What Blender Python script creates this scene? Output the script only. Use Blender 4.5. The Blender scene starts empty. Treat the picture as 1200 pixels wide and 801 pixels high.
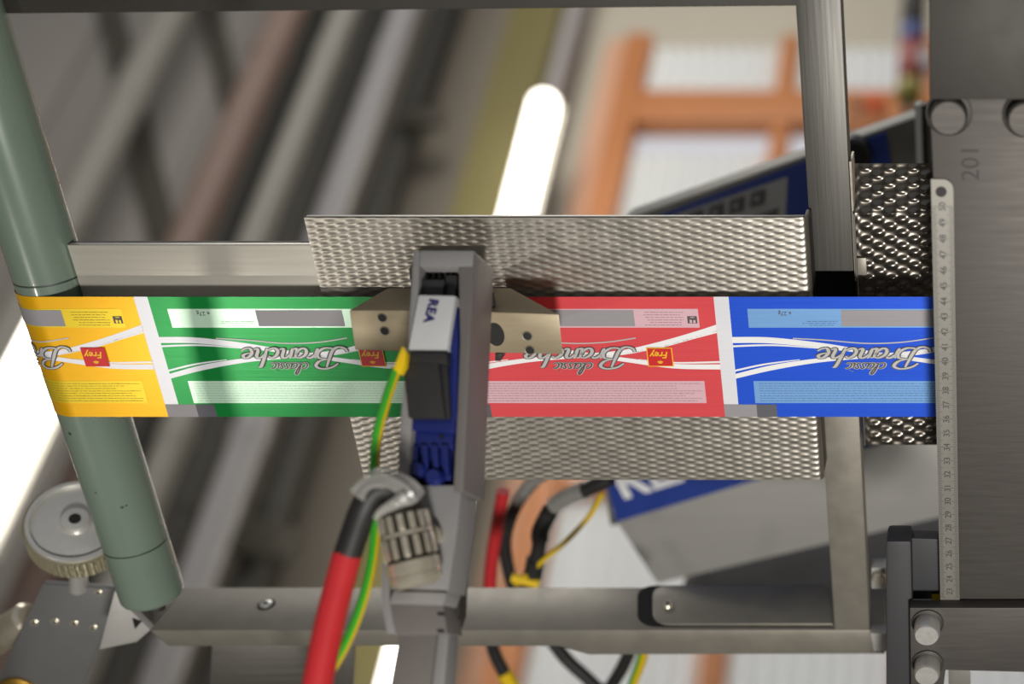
import bpy, bmesh, math, random
from mathutils import Vector, Matrix
random.seed(7)
V = Vector
# ---------------------------------------------------------------- camera / frame of reference
F, PX, PY = 1720.0, 1169.0, 400.5          # focal length and principal point in pixels of the 1200x801 frame
TH, PITCH, D0 = math.radians(27), math.radians(37), 0.93
CAM = V((0, 0, 1.5))
RIGHT = V((1, 0, 0)); FWD = V((0, math.cos(PITCH), math.sin(PITCH))); UP = V((0, -math.sin(PITCH), math.cos(PITCH)))
sT, cT = math.sin(TH), math.cos(TH)
EV = UP * cT - FWD * sT                      # machine "v" axis (across the film)
EW = -(UP * sT) - FWD * cT                   # machine "w" axis (out of the film, to the viewer)
ORG = CAM + FWD * D0
MBASE = Matrix((RIGHT, EV, EW)).transposed().to_4x4(); MBASE.translation = ORG
scene = bpy.context.scene
cd = bpy.data.cameras.new('camera'); co = bpy.data.objects.new('camera', cd); scene.collection.objects.link(co)
cm = Matrix((RIGHT, UP, -FWD)).transposed().to_4x4(); cm.translation = CAM; co.matrix_world = cm
cd.sensor_width = 36; cd.lens = F / 1200 * 36; cd.shift_x = (600 - PX) / 1200; cd.clip_start = .02
cd.dof.use_dof = True; cd.dof.focus_distance = .93; cd.dof.aperture_fstop = 3.4
scene.camera = co
vs = scene.view_settings
vs.view_transform = 'Standard'; vs.look = 'None'; vs.gamma = 1; vs.use_curve_mapping = False; vs.exposure = 0.14
wd = bpy.data.worlds.new('world'); scene.world = wd; wd.use_nodes = True
wd.node_tree.nodes['Background'].inputs[0].default_value = (.93, .96, 1, 1)
wd.node_tree.nodes['Background'].inputs[1].default_value = .24

def W(u, v, w): return ORG + RIGHT * u + EV * v + EW * w
def area(name, pos, target, size, power, col=(1, 1, 1)):
    l = bpy.data.lights.new(name, 'AREA'); l.size = size; l.energy = power; l.color = col
    o = bpy.data.objects.new(name, l); scene.collection.objects.link(o)
    o.location = pos; o.rotation_euler = (target - pos).to_track_quat('-Z', 'Y').to_euler(); return o
area('work_lamp', W(-.98, -.40, .85), W(-.45, 0, 0), .035, .95, (1, .95, .87))
area('hall_lamp', W(.22, -.08, 1.65), W(-.35, 0, 0), .2, 24, (1, .97, .92))
area('hall_lamp.001', V((-2.5, 1.5, 9.0)), V((-2.5, 6.5, 5.5)), 3.0, 185, (1, .96, .9))

# ---------------------------------------------------------------- pixel rays and planes
def ray(x, y): return RIGHT * ((x - PX) / F) + UP * ((PY - y) / F) + FWD
class Plane:
    def __init__(s, p, n): s.p, s.n = p, n.normalized()
    def at(s, x, y, d=0.0):
        r = ray(x, y); t = (s.p + s.n * d - CAM).dot(s.n) / r.dot(s.n); return CAM + r * t
    def pts(s, l, d=0.0): return [s.at(x, y, d) for x, y in l]
def MW(w): return Plane(W(0, 0, w), EW)
def loc(p): q = p - ORG; return q.dot(RIGHT), q.dot(EV), q.dot(EW)
def WY(y): return Plane(V((0, y, 0)), V((0, -1, 0)))

# ---------------------------------------------------------------- mesh building
class B:
    def __init__(s): s.bm = bmesh.new()
    def face(s, pts):
        try: s.bm.faces.new([s.bm.verts.new(p) for p in pts])
        except ValueError: pass
        return s
    def loft(s, a, b, smooth=False):
        va = [s.bm.verts.new(p) for p in a]; vb = [s.bm.verts.new(p) for p in b]; n = len(a)
        s.bm.faces.new(va); s.bm.faces.new(vb[::-1])
        for i in range(n): s.bm.faces.new((va[i], vb[i], vb[(i + 1) % n], va[(i + 1) % n]))
        return s
    def prism(s, pl, pts, d1, d0):
        f = pl.pts(pts, d1); return s.loft(f, [p + pl.n * (d0 - d1) for p in f])
    def box(s, o, ex, ey, ez):
        f = [o + ez, o + ez + ex, o + ez + ex + ey, o + ez + ey]; return s.loft(f, [p - ez for p in f])
    def lathe(s, p0, ax, prof, seg=28, fn=None):
        ax = ax.normalized(); a = ax.orthogonal().normalized(); b = ax.cross(a); rings = []
        for h, r in prof:
            ring = []
            for i in range(seg):
                t = 2 * math.pi * i / seg; rr = r if fn is None else r + fn(h, t)
                ring.append(s.bm.verts.new(p0 + ax * h + (a * math.cos(t) + b * math.sin(t)) * rr))
            rings.append(ring)
        for j in range(len(rings) - 1):
            for i in range(seg):
                k = (i + 1) % seg; s.bm.faces.new((rings[j][i], rings[j][k], rings[j + 1][k], rings[j + 1][i]))
        s.bm.faces.new(rings[0][::-1]); s.bm.faces.new(rings[-1]); return s
    def cyl(s, p0, p1, r, seg=24): return s.lathe(p0, p1 - p0, [(0, r), ((p1 - p0).length, r)], seg)
    def tube(s, path, r, seg=12, a0=0, a1=2 * math.pi, ref=None):
        full = abs(a1 - a0) > 6.2; n = seg if full else seg + 1; rings = []
        for i, p in enumerate(path):
            t = (path[min(i + 1, len(path) - 1)] - path[max(i - 1, 0)]).normalized()
            side = t.cross(ref or -FWD).normalized(); nn = side.cross(t).normalized()
            rr = r(i / (len(path) - 1)) if callable(r) else r
            rings.append([s.bm.verts.new(p + (side * math.cos(a0 + (a1 - a0) * k / seg) + nn * math.sin(a0 + (a1 - a0) * k / seg)) * rr) for k in range(n)])
        for j in range(len(rings) - 1):
            for k in range(n if full else n - 1):
                m = (k + 1) % n; s.bm.faces.new((rings[j][k], rings[j][m], rings[j + 1][m], rings[j + 1][k]))
        if full: s.bm.faces.new(rings[0][::-1]); s.bm.faces.new(rings[-1])
        return s
def spline(pts, n=10):
    out = []; P = [pts[0]] + list(pts) + [pts[-1]]
    for i in range(1, len(P) - 2):
        for k in range(n):
            t = k / n; a, b, c, d = P[i - 1], P[i], P[i + 1], P[i + 2]
            out.append(.5 * ((2 * b) + (c - a) * t + (2 * a - 5 * b + 4 * c - d) * t * t + (3 * b - a - 3 * c + d) * t ** 3))
    out.append(pts[-1]); return out
ROOT = {}
def thing(name, label, cat, base, basis='M', group=None, kind=None):
    o = bpy.data.objects.new(name, None); o.empty_display_size = .02; scene.collection.objects.link(o)
    m = (MBASE if basis == 'M' else Matrix()).copy(); m.translation = base; o.matrix_world = m; ROOT[o.name] = m
    tag(o, label, cat, group, kind); return o
def tag(o, label=None, cat=None, group=None, kind=None):
    for k, v in (('label', label), ('category', cat), ('group', group), ('kind', kind)):
        if v: o[k] = v
    return o
def build(b, name, mat, parent=None, base=None, basis='M', bevel=0, label=None, cat=None, group=None, kind=None, angle=38, norm=True):
    bm = b.bm
    if norm: bmesh.ops.recalc_face_normals(bm, faces=bm.faces)
    if bevel:
        ed = [e for e in bm.edges if len(e.link_faces) == 2 and e.calc_face_angle(0) > .5]
        bmesh.ops.bevel(bm, geom=ed, offset=bevel, segments=2, affect='EDGES', profile=.6)
    if parent is not None: m = ROOT[parent.name]
    else:
        m = (MBASE if basis == 'M' else Matrix()).copy()
        if base is None:
            base = sum((v.co for v in bm.verts), V()) / len(bm.verts)
        m.translation = base
    bm.transform(m.inverted())
    me = bpy.data.meshes.new(name); bm.to_mesh(me); bm.free()
    for p in me.polygons: p.use_smooth = True
    me.set_sharp_from_angle(angle=math.radians(angle))
    me.materials.append(MAT[mat])
    o = bpy.data.objects.new(name, me); scene.collection.objects.link(o)
    if parent is not None: o.parent = parent
    else: o.matrix_world = m
    ROOT[o.name] = m
    return tag(o, label, cat, group, kind)

# ---------------------------------------------------------------- materials
MAT = {}
def srgb(c): return tuple(((x / 255) / 12.92 if x <= 10 else ((x / 255 + .055) / 1.055) ** 2.4) for x in c) + (1,)
def mat(name, col, rough=.5, metal=0.0, var=.0, scale=(40, 40, 40), bump=0.0, rvar=0.0, emit=0.0, alpha=1.0, coat=0, spec=.5, trans=0):
    m = bpy.data.materials.new(name); m.use_nodes = True; nt = m.node_tree; p = nt.nodes['Principled BSDF']
    c = srgb(col); p.inputs['Base Color'].default_value = c; p.inputs['Roughness'].default_value = rough; p.inputs['Metallic'].default_value = metal
    p.inputs['Coat Weight'].default_value = coat; p.inputs['Specular IOR Level'].default_value = spec; p.inputs['Alpha'].default_value = alpha
    p.inputs['Transmission Weight'].default_value = trans
    if emit: p.inputs['Emission Color'].default_value = c; p.inputs['Emission Strength'].default_value = emit
    if var or bump or rvar:
        tc = nt.nodes.new('ShaderNodeTexCoord'); mp = nt.nodes.new('ShaderNodeMapping'); mp.inputs['Scale'].default_value = scale
        nz = nt.nodes.new('ShaderNodeTexNoise'); nz.inputs['Scale'].default_value = 1; nz.inputs['Detail'].default_value = 5
        nt.links.new(tc.outputs['Object'], mp.inputs['Vector']); nt.links.new(mp.outputs[0], nz.inputs['Vector'])
        if var:
            mx = nt.nodes.new('ShaderNodeMix'); mx.data_type = 'RGBA'
            mx.inputs[6].default_value = tuple(max(0, x * (1 - var)) for x in c[:3]) + (1,); mx.inputs[7].default_value = tuple(min(1, x * (1 + var)) for x in c[:3]) + (1,)
            nt.links.new(nz.outputs['Fac'], mx.inputs[0]); nt.links.new(mx.outputs[2], p.inputs['Base Color'])
        if rvar:
            mr = nt.nodes.new('ShaderNodeMapRange'); mr.inputs[3].default_value = max(.03, rough - rvar); mr.inputs[4].default_value = min(1, rough + rvar)
            nt.links.new(nz.outputs['Fac'], mr.inputs[0]); nt.links.new(mr.outputs[0], p.inputs['Roughness'])
        if bump:
            bp = nt.nodes.new('ShaderNodeBump'); bp.inputs['Strength'].default_value = bump; bp.inputs['Distance'].default_value = .002
            nt.links.new(nz.outputs['Fac'], bp.inputs['Height']); nt.links.new(bp.outputs[0], p.inputs['Normal'])
    MAT[name] = m; return m
mat('brushed_u', (150, 147, 142), .42, 1, .12, (12, 700, 700), .08, .08)
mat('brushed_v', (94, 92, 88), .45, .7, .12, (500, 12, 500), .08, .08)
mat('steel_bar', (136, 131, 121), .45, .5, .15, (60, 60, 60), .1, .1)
mat('steel_dark', (60, 57, 53), .55, .5, .15, (50, 50, 50), .08, .1)
mat('steel_plate', (80, 76, 72), .55, .5, .14, (30, 300, 30), .06, .1)
mat('strip', (205, 200, 188), .4, .55, .06, (8, 400, 400), .05, .06)
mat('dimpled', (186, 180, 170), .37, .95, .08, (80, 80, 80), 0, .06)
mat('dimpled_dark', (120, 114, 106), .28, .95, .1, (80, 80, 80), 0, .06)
mat('nickel_shade', (74, 69, 60), .35, .8, .1, (200, 200, 200), 0, .05)
mat('chrome', (205, 197, 178), .25, .65, .1, (200, 200, 200), 0, .05)
mat('alu', (205, 203, 198), .34, .6, .06, (300, 300, 300), .05, .08)
mat('knurl', (150, 143, 118), .5, .7, .15, (300, 300, 300), .1)
mat('roller', (108, 123, 110), .28, 0, .1, (30, 12, 30), 0, .06, coat=.25)
mat('roller_ring', (52, 60, 52), .5)
mat('black', (26, 25, 24), .5, 0, .2, (60, 60, 60), 0, .1)
mat('void', (8, 8, 8), .8)
mat('rubber', (30, 29, 28), .55, 0, .2, (100, 100, 100), .05)
mat('red_sleeve', (190, 40, 45), .45, 0, .08, (60, 60, 60), 0, .05)
mat('wire_green', (58, 160, 40), .35); mat('wire_yellow', (215, 180, 20), .35)
mat('lug', (228, 190, 20), .4)
mat('clear_tape', (190, 188, 182), .22, 0, .1, (120, 120, 120), .25, alpha=.42)
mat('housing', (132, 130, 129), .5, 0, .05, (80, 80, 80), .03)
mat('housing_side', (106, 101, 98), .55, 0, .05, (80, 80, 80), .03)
mat('cart_white', (190, 190, 190), .5, 0, .06, (90, 90, 90), .03)
mat('cart_black', (42, 41, 41), .5, 0, .15, (30, 300, 30), .05)
mat('blue_clip', (22, 34, 98), .4, 0, .1, (60, 60, 60), 0, .05)
mat('ink_blue', (34, 32, 90), .5)
mat('nickel', (172, 158, 132), .42, .55, .08, (40, 300, 40), .05, .06)
mat('bracket_grey', (112, 112, 112), .45, .4, .06, (60, 60, 60), .03, .05)
mat('hole', (20, 18, 15), .6)
mat('ctrl_grey', (186, 184, 180), .42, .45, .06, (8, 200, 200), .05, .06)
mat('ctrl_edge', (125, 123, 116), .5, .5, .08)
mat('ctrl_blue', (38, 62, 142), .45, 0, .05)
mat('key_panel', (172, 170, 170), .5); mat('key', (92, 92, 92), .5); mat('key_icon', (150, 150, 148), .5)
mat('white_ink', (235, 235, 235), .5)
mat('dark_box', (58, 58, 60), .6, .2, .08)
mat('brass', (178, 140, 60), .35, .9, .1)
mat('ruler', (128, 125, 118), .45, .5, .08, (200, 20, 20), 0, .06); mat('ruler_ink', (55, 53, 50), .6)
mat('stamp', (48, 46, 44), .6)
# film inks
def ink(n, c, rough=.3, metal=.42): mat(n, c, rough, metal, .05, (14, 900, 900), .03, .04)
ink('foil', (234, 234, 240), .36, .22)
ink('f_yellow', (240, 180, 14)); ink('f_green', (24, 138, 64)); ink('f_red', (250, 92, 98)); ink('f_blue', (48, 100, 242))
ink('p_yellow', (232, 202, 42)); ink('p_green', (205, 236, 212)); ink('p_red', (252, 206, 216)); ink('p_blue', (140, 192, 252))
ink('f_grey', (150, 147, 150), .5, .2); ink('f_dark', (92, 92, 98), .5, .2)
mat('t_dark', (88, 84, 84), .45, .2); mat('t_silver', (196, 194, 192), .4, .3); mat('t_fine', (150, 122, 130), .6)
mat('t_fine_y', (150, 128, 40), .6); mat('t_fine_g', (140, 180, 150), .6); mat('t_fine_b', (74, 108, 160), .6)
mat('logo_red', (205, 38, 40), .4, .1); mat('logo_gold', (246, 190, 40), .4, .1)
# hall
mat('wall_beige', (196, 188, 172), .9, 0, .05, (1, 1, 1)); mat('floor', (120, 118, 112), .6, 0, .1, (2, 2, 2)); mat('ceiling', (170, 168, 160), .9, 0, .05, (1, 1, 1))
mat('clad', (146, 141, 136), .8, 0, .06, (1, 1, 1)); mat('pipe_light', (136, 133, 126), .6, 0, .05, (3, 3, 1)); mat('pipe_brown', (122, 102, 92), .6, 0, .05, (3, 3, 1))
mat('pipe_dark', (62, 60, 56), .7, 0, .1, (3, 3, 1)); mat('pipe_lilac', (134, 132, 134), .6, 0, .05, (3, 3, 1)); mat('olive', (112, 104, 62), .7, 0, .08, (3, 3, 1))
mat('brace', (70, 66, 58), .7); mat('lilac', (165, 160, 160), .7); mat('taupe', (128, 120, 108), .8, 0, .05, (2, 2, 2))
mat('orange_frame', (190, 122, 72), .5, 0, .08, (2, 2, 2)); mat('peach', (214, 166, 136), .6, 0, .05)
mat('daylight', (248, 249, 255), .6, emit=.52); MAT['daylight'].node_tree.nodes['Principled BSDF'].inputs['Base Color'].default_value = (.06, .06, .07, 1); mat('slat', (240, 241, 236), .7, 0, .04)
mat('tube_lamp', (255, 250, 236), .5, emit=6.0); mat('lamp_back', (190, 188, 182), .6)
mat('sig_blue', (50, 70, 140), .4); mat('sig_red', (150, 50, 40), .4); mat('sig_yellow', (150, 140, 40), .4); mat('sig_white', (200, 198, 200), .4); mat('red_knob', (214, 80, 40), .5)

# ================================================================ HALL (world axes)
YW = 6.6
def wbox(x0, x1, y0, y1, z0, z1, b=None):
    b = b or B(); return b.box(V((x0, y0, z0)), V((x1 - x0, 0, 0)), V((0, y1 - y0, 0)), V((0, 0, z1 - z0)))
build(wbox(-9, 5, YW, YW + .2, 0, 11), 'wall_back', 'wall_beige', basis='W', kind='structure', label='beige hall wall far behind the machine', base=V((-2, YW, 0)))
build(wbox(-9, 5, -5, YW + .2, -.1, 0), 'floor', 'floor', basis='W', kind='structure', label='grey concrete hall floor', base=V((-2, 2, 0)))
build(wbox(-9.2, -9, -5, YW + .2, 0, 11), 'wall_left', 'wall_beige', basis='W', kind='structure', label='beige hall side wall', base=V((-9.1, 1, 0)))
build(wbox(5, 5.2, -5, YW + .2, 0, 11), 'wall_right', 'wall_beige', basis='W', kind='structure', label='beige hall side wall', base=V((5.1, 1, 0)))
def wx(x, y, Y): return WY(Y).at(x, y).x
def wz(x, y, Y): return WY(Y).at(x, y).z
# grey cladding to the left of the olive column
xl = wx(566, 140, YW - .02)
cl = thing('wall_cladding', 'grey sheet cladding on the hall wall behind the pipes', 'cladding', V(((xl - 9) / 2, YW - .05, 0)), 'W')
for i, (a, b_) in enumerate(((-9, -7.1), (-7.08, -6.0), (-5.98, -5.0), (-4.98, -4.0), (-3.98, xl))):
    if b_ > a: build(wbox(a, b_, YW - .05 - .01 * (i % 2), YW - .001, .02, 10.8), 'panel', 'clad' if i < 4 else 'taupe', cl, bevel=.006)
def pipe(name, x, hw, matn, Y, label, cat='pipe', z0=.0, z1=10.6, y=140):
    X = wx(x, y, Y); r = abs(wx(x + hw, y, Y) - wx(x - hw, y, Y)) / 2
    t = thing(name, label, cat, V((X, Y, z0)), 'W')
    build(B().lathe(V((X, Y, z0)), V((0, 0, 1)), [(0, r), (z1 - z0, r)], 28), 'pipe_run', matn, t)
    for z in (2.6, 5.2, 7.8): build(B().lathe(V((X, Y, z)), V((0, 0, 1)), [(0, r * 1.04), (.02, r * 1.1), (.08, r * 1.1), (.1, r * 1.04)], 28), 'collar', matn, t)
    return t
pipe('vertical_pipe', 138, 20, 'pipe_light', 6.05, 'pale grey vertical pipe on the cladding beside the green roller')
pipe('vertical_pipe', 283, 20, 'pipe_brown', 5.7, 'brownish vertical pipe between two dark ducts')
pipe('vertical_duct', 318, 20, 'pipe_dark', 6.36, 'dark vertical duct right of the brownish pipe', 'duct')
pipe('vertical_pipe', 354, 15, 'pipe_light', 5.7, 'light grey vertical pipe between the dark ducts')
pipe('vertical_duct', 388, 22, 'pipe_dark', 6.36, 'dark vertical duct beside the lilac grey pipe', 'duct')
pipe('vertical_pipe', 428, 16, 'pipe_lilac', 5.7, 'lilac grey vertical pipe right of the dark ducts')
pipe('vertical_duct', 478, 17, 'pipe_dark', 6.36, 'narrow dark vertical duct left of the olive column', 'duct')
b = B(); X0, X1 = wx(556, 140, 6.2), wx(620, 140, 6.2)
co_ = thing('hall_column', 'olive painted hall column beside the long lamp', 'column', V(((X0 + X1) / 2, 6.3, 0)), 'W')
build(wbox(X0, X1, 6.22, 6.5, 0, 10.8), 'shaft', 'olive', co_, bevel=.02)
X2 = wx(636, 140, 6.2); build(wbox(X1, X2, 6.3, 6.5, 0, 10.8), 'cover_strip', 'lilac', co_, bevel=.01)
def strut(p, q, Y, r, label):
    a = WY(Y).at(*p); c = WY(Y).at(*q); t = (c - a).normalized(); s = V((0, 1, 0)).cross(t).normalized() * r; d = V((0, .03, 0))
    f = [a - s - d, c - s - d, c + s - d, a + s - d]
    build(B().loft(f, [p_ + d * 2 for p_ in f]), 'diagonal_brace', 'brace', basis='W', bevel=.008, label=label, cat='brace', group='dark diagonal braces on the wall')
strut((118, -40), (205, 330), 6.5, .07, 'long dark diagonal brace crossing behind the pale pipe')
strut((238, -30), (276, 135), 6.5, .06, 'short dark diagonal brace ending at the brownish pipe')
strut((470, 140), (520, 138), 6.22, .06, 'short dark cross arm on the narrow duct')
strut((280, 628), (345, 640), 6.2, .09, 'low dark cross arm over the light grey pipe')
# lamps
def lamp(pts, Y, hw, label):
    a, c = WY(Y).at(*pts[0]), WY(Y).at(*pts[1]); t = (c - a).normalized(); r = hw
    root = thing('tube_lamp', label, 'lamp', c if c.z < a.z else a, 'W', 'long tube lamps on the hall wall')
    L = (c - a).length
    prof = [(0, r * .1), (r * .15, r * .5), (r * .5, r * .87), (r, r), (L - r, r), (L - r * .5, r * .87), (L - r * .15, r * .5), (L, r * .1)]
    build(B().lathe(a, t, prof, 24), 'diffuser_tube', 'tube_lamp', root)
    s = V((r * 1.1, 0, 0)); o = V((0, r * 1.02, 0)); d = V((0, .05, 0)); f = [a - s + o, c - s + o, c + s + o, a + s + o]
    build(B().loft(f, [p + d for p in f]), 'back_tray', 'lamp_back', root)
lamp(((640, 112), (446, 880)), 6.0, .074, 'long glowing white tube lamp between olive column and orange window')
lamp(((104, 305), (-62, 640)), 5.0, .10, 'glowing white tube lamp behind the green roller')
# window with orange frame, blinds and panes
YF = 6.45
xw0 = wx(712, 200, YF); pxm = abs(wx(800, 200, YF) - wx(700, 200, YF)) / 100
xs = [wx(742, 155, YF), wx(917, 130, YF), wx(1092, 130, YF)]; step = xs[1] - xs[0]; xs.append(xs[2] + step)
ztop, zt1, zt0, zbot = wz(850, 46, YF), wz(850, 110, YF), wz(850, 147, YF), 1.6
wn = thing('window_1', 'tall orange framed window with white vertical blinds', 'window', V((xs[1], YF, zbot)), 'W', kind='structure')
del wn['category']
fw = .055
build(wbox(xs[0] - .16, xs[0] - .0, YF - .04, YF + .12, zbot, ztop + .02), 'outer_frame', 'orange_frame', wn, bevel=.01)
build(wbox(xs[0] - .30, xs[0] - .165, YF + .02, YF + .14, zbot, ztop + .02), 'reveal', 'peach', wn, bevel=.01)
build(wbox(xs[0], xs[3] + .2, YF - .04, YF + .12, zt0, zt1), 'transom', 'orange_frame', wn, bevel=.01)
for z in (zt0 - 2.6, zt0 - 5.2): 
    if z > zbot + .3: build(wbox(xs[0], xs[3] + .2, YF - .02, YF + .12, z - .04, z + .04), 'transom', 'orange_frame', wn, bevel=.01)
for x in xs[1:]: build(wbox(x - fw, x + fw, YF - .03, YF + .12, zbot, ztop + .02), 'mullion', 'orange_frame', wn, bevel=.01)
sl = None
for i in range(3):
    a, c = xs[i] + (fw if i else 0), xs[i + 1] - fw
    for (z0, z1) in ((zt1, ztop), (zbot, zt0)):
        build(wbox(a, c, YF + .1, YF + .115, z0, z1), 'pane', 'daylight', wn)
        n = 9; p = (c - a) / n
        for k in range(n):
            bb = B(); x = a + p * (k + .5); zz0, zz1 = z0 + .02, z1 - (.02 if z0 == zt1 else .2)
            o = V((x - p * .33, YF + .03, zz0)); bb.box(o, V((p * .66, .045, 0)), V((-.002, .004, 0)), V((0, 0, zz1 - zz0)))
            build(bb, 'blind_slat', 'slat', wn)
# stack light and knobs at far right
def sigm():
    Y = 3.6; X = wx(1068, 60, Y); r = abs(wx(1083, 60, Y) - wx(1053, 60, Y)) / 2
    t = thing('signal_tower', 'stack light with dark, blue, red and yellow segments before the window', 'signal light', V((X, Y, wz(1068, 200, Y))), 'W')
    for y0, y1, m, n in ((-40, 32, 'pipe_dark', 'dark_segment'), (34, 52, 'sig_blue', 'blue_segment'), (54, 96, 'sig_red', 'red_segment'), (98, 116, 'sig_yellow', 'yellow_segment'), (118, 300, 'pipe_dark', 'pole')):
        z1, z0 = wz(1068, y0, Y), wz(1068, y1, Y); rr = r if n != 'pole' else r * .4
        build(B().lathe(V((X, Y, z0)), V((0, 0, 1)), [(0, rr * .92), (.006, rr), (z1 - z0 - .006, rr), (z1 - z0, rr * .92)], 20), n, m, t)
    X2 = wx(1084, 70, Y); build(B().lathe(V((X2, Y, wz(1084, 84, Y))), V((0, 0, 1)), [(0, r * .5), (.01, r * .7), (.09, r * .7), (.1, r * .5)], 16), 'white_beacon', 'sig_white', t)
    build(B().box(V((X, Y - .01, wz(1084, 82, Y))), V((X2 - X, 0, 0)), V((0, .02, 0)), V((0, 0, .02))), 'beacon_arm', 'pipe_dark', t)
sigm()

# ================================================================ MACHINE FRAME (machine axes)
W0 = MW(0)
def vpx(y, w=0.): return loc(MW(w).at(600, y))[1]
def upx(x, y, w=0.): return loc(MW(w).at(x, y))[0]
def mbox(u0, u1, v0, v1, w0, w1, b=None):
    b = b or B(); return b.box(W(u0, v0, w0), RIGHT * (u1 - u0), EV * (v1 - v0), EW * (w1 - w0))
def mid(pl, x, y): return pl.at(x, y)

# roller silhouette -> radius and axis
def tang(x, y): return math.atan(((PX - x) / F) / (cT + sT * (PY - y) / F))
a1, a2 = tang(43, 418), tang(134, 418); am, de = (a1 + a2) / 2, abs(a1 - a2) / 2
cw, cv = D0 * cT, D0 * sT
dd = cw / (math.cos(am) - math.sin(de)); RR = dd * math.sin(de); UC = -dd * math.sin(am)
vbot = vpx(712, -RR * .3); vtop = vpx(-420, 0)
ro = thing('guide_roller', 'sage green guide roller with the printed film wrapped round it', 'roller', W(UC, vbot, -RR))
build(B().lathe(W(UC, vbot, -RR), EV, [(0, RR * .9), (.0015, RR * .97), (.004, RR * .985), (vtop - vbot, RR * .985)], 72), 'roller_sleeve', 'roller', ro)
v1 = vpx(655, 0)
build(B().lathe(W(UC, v1, -RR), EV, [(0, RR * .986), (.0003, RR * .988), (.0010, RR * .988), (.0013, RR * .986)], 72), 'wear_shade_ring', 'roller_ring', ro)
v1 = vpx(338, 0)
build(B().lathe(W(UC, v1, -RR), EV, [(0, RR * .986), (.0003, RR * .988), (.0010, RR * .988), (.0013, RR * .986)], 72), 'wear_shade_ring', 'roller_ring', ro)  # this upper ring is a shadow arc painted onto the sleeve
build(B().lathe(W(UC, vbot - .012, -RR), EV, [(0, .006), (.0125, .006)], 24), 'axle_stub', 'steel_dark', ro)
for (x, y, r) in ((143, 594, .0011), (148, 592, .0008), (112, 577, .0006), (82, 508, .0012)):
    d = ray(x, y); a = d.dot(RIGHT); cpt = W(UC, 0, -RR)      # nick on the sleeve: ray / cylinder
    oc = CAM - cpt; d2 = V((d.dot(RIGHT), 0, d.dot(EW))); o2 = V((oc.dot(RIGHT), 0, oc.dot(EW)))
    A_, B_, C_ = d2.dot(d2), 2 * o2.dot(d2), o2.dot(o2) - (RR * .985) ** 2; disc = B_ * B_ - 4 * A_ * C_
    if disc > 0:
        t = (-B_ - math.sqrt(disc)) / (2 * A_); p = CAM + d * t; q = p - cpt; nrm = (q - EV * q.dot(EV)).normalized()
        build(B().lathe(p - nrm * .0004, nrm, [(0, r), (.0005, r), (.0006, r * .6)], 10), 'nick', 'roller_ring', ro)

# textured guide plate
def heightfield(u0, u1, v0, v1, w, pu, pv, amp, nu, nv, bend=None, rc=0.0, sharp=1.0):
    b = B(); g = []
    NU = int((u1 - u0) / pu * nu); NV = int((v1 - v0) / pv * nv)
    for j in range(NV + 1):
        row = []
        for i in range(NU + 1):
            u = u0 + (u1 - u0) * i / NU; v = v0 + (v1 - v0) * j / NV
            e = min(1, (u - u0) / .003, (u1 - u) / .003, (v - v0) / .002, (v1 - v) / .002); e = max(0, e)
            h = math.cos(2 * math.pi * u / pu) * math.cos(2 * math.pi * v / pv)
            h = (abs(h) ** sharp) * (1 if h > 0 else -.35)
            ww, vv = w + amp * h * e, v
            if bend: vv, ww = bend(v, ww)
            if rc:
                d = u1 - u
                if d < rc: ww -= rc - math.sqrt(max(0, rc * rc - (rc - d) ** 2))
            row.append(b.bm.verts.new(W(u, vv, ww)))
        g.append(row)
    for j in range(NV):
        for i in range(NU): b.bm.faces.new((g[j][i], g[j][i + 1], g[j + 1][i + 1], g[j + 1][i]))
    return b
wp = -.007
pu0 = (upx(358, 255, wp) + upx(425, 560, wp)) / 2; pu1 = (upx(946, 255, wp) + upx(966, 563, wp)) / 2
pv1, pv0 = vpx(255, wp), vpx(562, wp)
gp = thing('guide_plate', 'dimpled stainless guide plate behind the red film panel', 'plate', W((pu0 + pu1) / 2, pv0, wp))
build(heightfield(pu0, pu1, pv0, pv1, wp, .0128, .0044, .00032, 10, 6, rc=.004, sharp=.8), 'dimpled_face', 'dimpled', gp, norm=False)
build(mbox(pu0, pu1 - .002, pv0, pv1, wp - .005, wp - .0018), 'backing_sheet', 'brushed_u', gp, bevel=.0006)
build(mbox(pu1 - .0035, pu1, pv0 + .003, pv1 - .003, wp - .022, wp - .0045), 'side_flange', 'steel_dark', gp, bevel=.001)

# smooth strip at the left
ws = -.015
sb = thing('aluminium_strip', 'smooth brushed aluminium strip between roller and dimpled plate', 'strip', W(upx(230, 350, ws), vpx(420, ws), ws))
build(mbox(upx(88, 318, ws), upx(385, 318, ws), vpx(440, ws), vpx(287, ws), ws - .004, ws), 'strip_face', 'strip', sb, bevel=.0008)
build(mbox(upx(88, 318, ws), upx(385, 318, ws), vpx(440, ws), vpx(287, ws) - .001, ws - .009, ws - .0045), 'strip_flange', 'steel_dark', sb)

# upright bar (two pieces), lower rail, top rail
wb = -.03
ub0, ub1 = upx(942, 160, wb), upx(993, 160, wb); ul0, ul1 = upx(970, 610, wb), upx(1013, 610, wb)
vfr = vpx(738, wb)
ur = thing('upright_bar', 'flat steel upright bar crossing behind the film', 'bar', W((ub0 + ub1) / 2, vfr, wb))
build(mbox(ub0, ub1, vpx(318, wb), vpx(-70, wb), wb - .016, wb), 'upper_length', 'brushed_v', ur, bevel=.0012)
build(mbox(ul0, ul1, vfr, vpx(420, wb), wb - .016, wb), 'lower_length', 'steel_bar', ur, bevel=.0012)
build(mbox(ub0 - .001, ub1 + .003, vpx(421, wb), vpx(319, wb), wb - .03, wb - .012), 'splice_block', 'void', ur)
build(mbox(ub1 + .0003, ub1 + .0016, vpx(330, wb), vpx(190, wb), wb - .02, wb - .001), 'edge_shim', 'chrome', ur)
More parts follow.
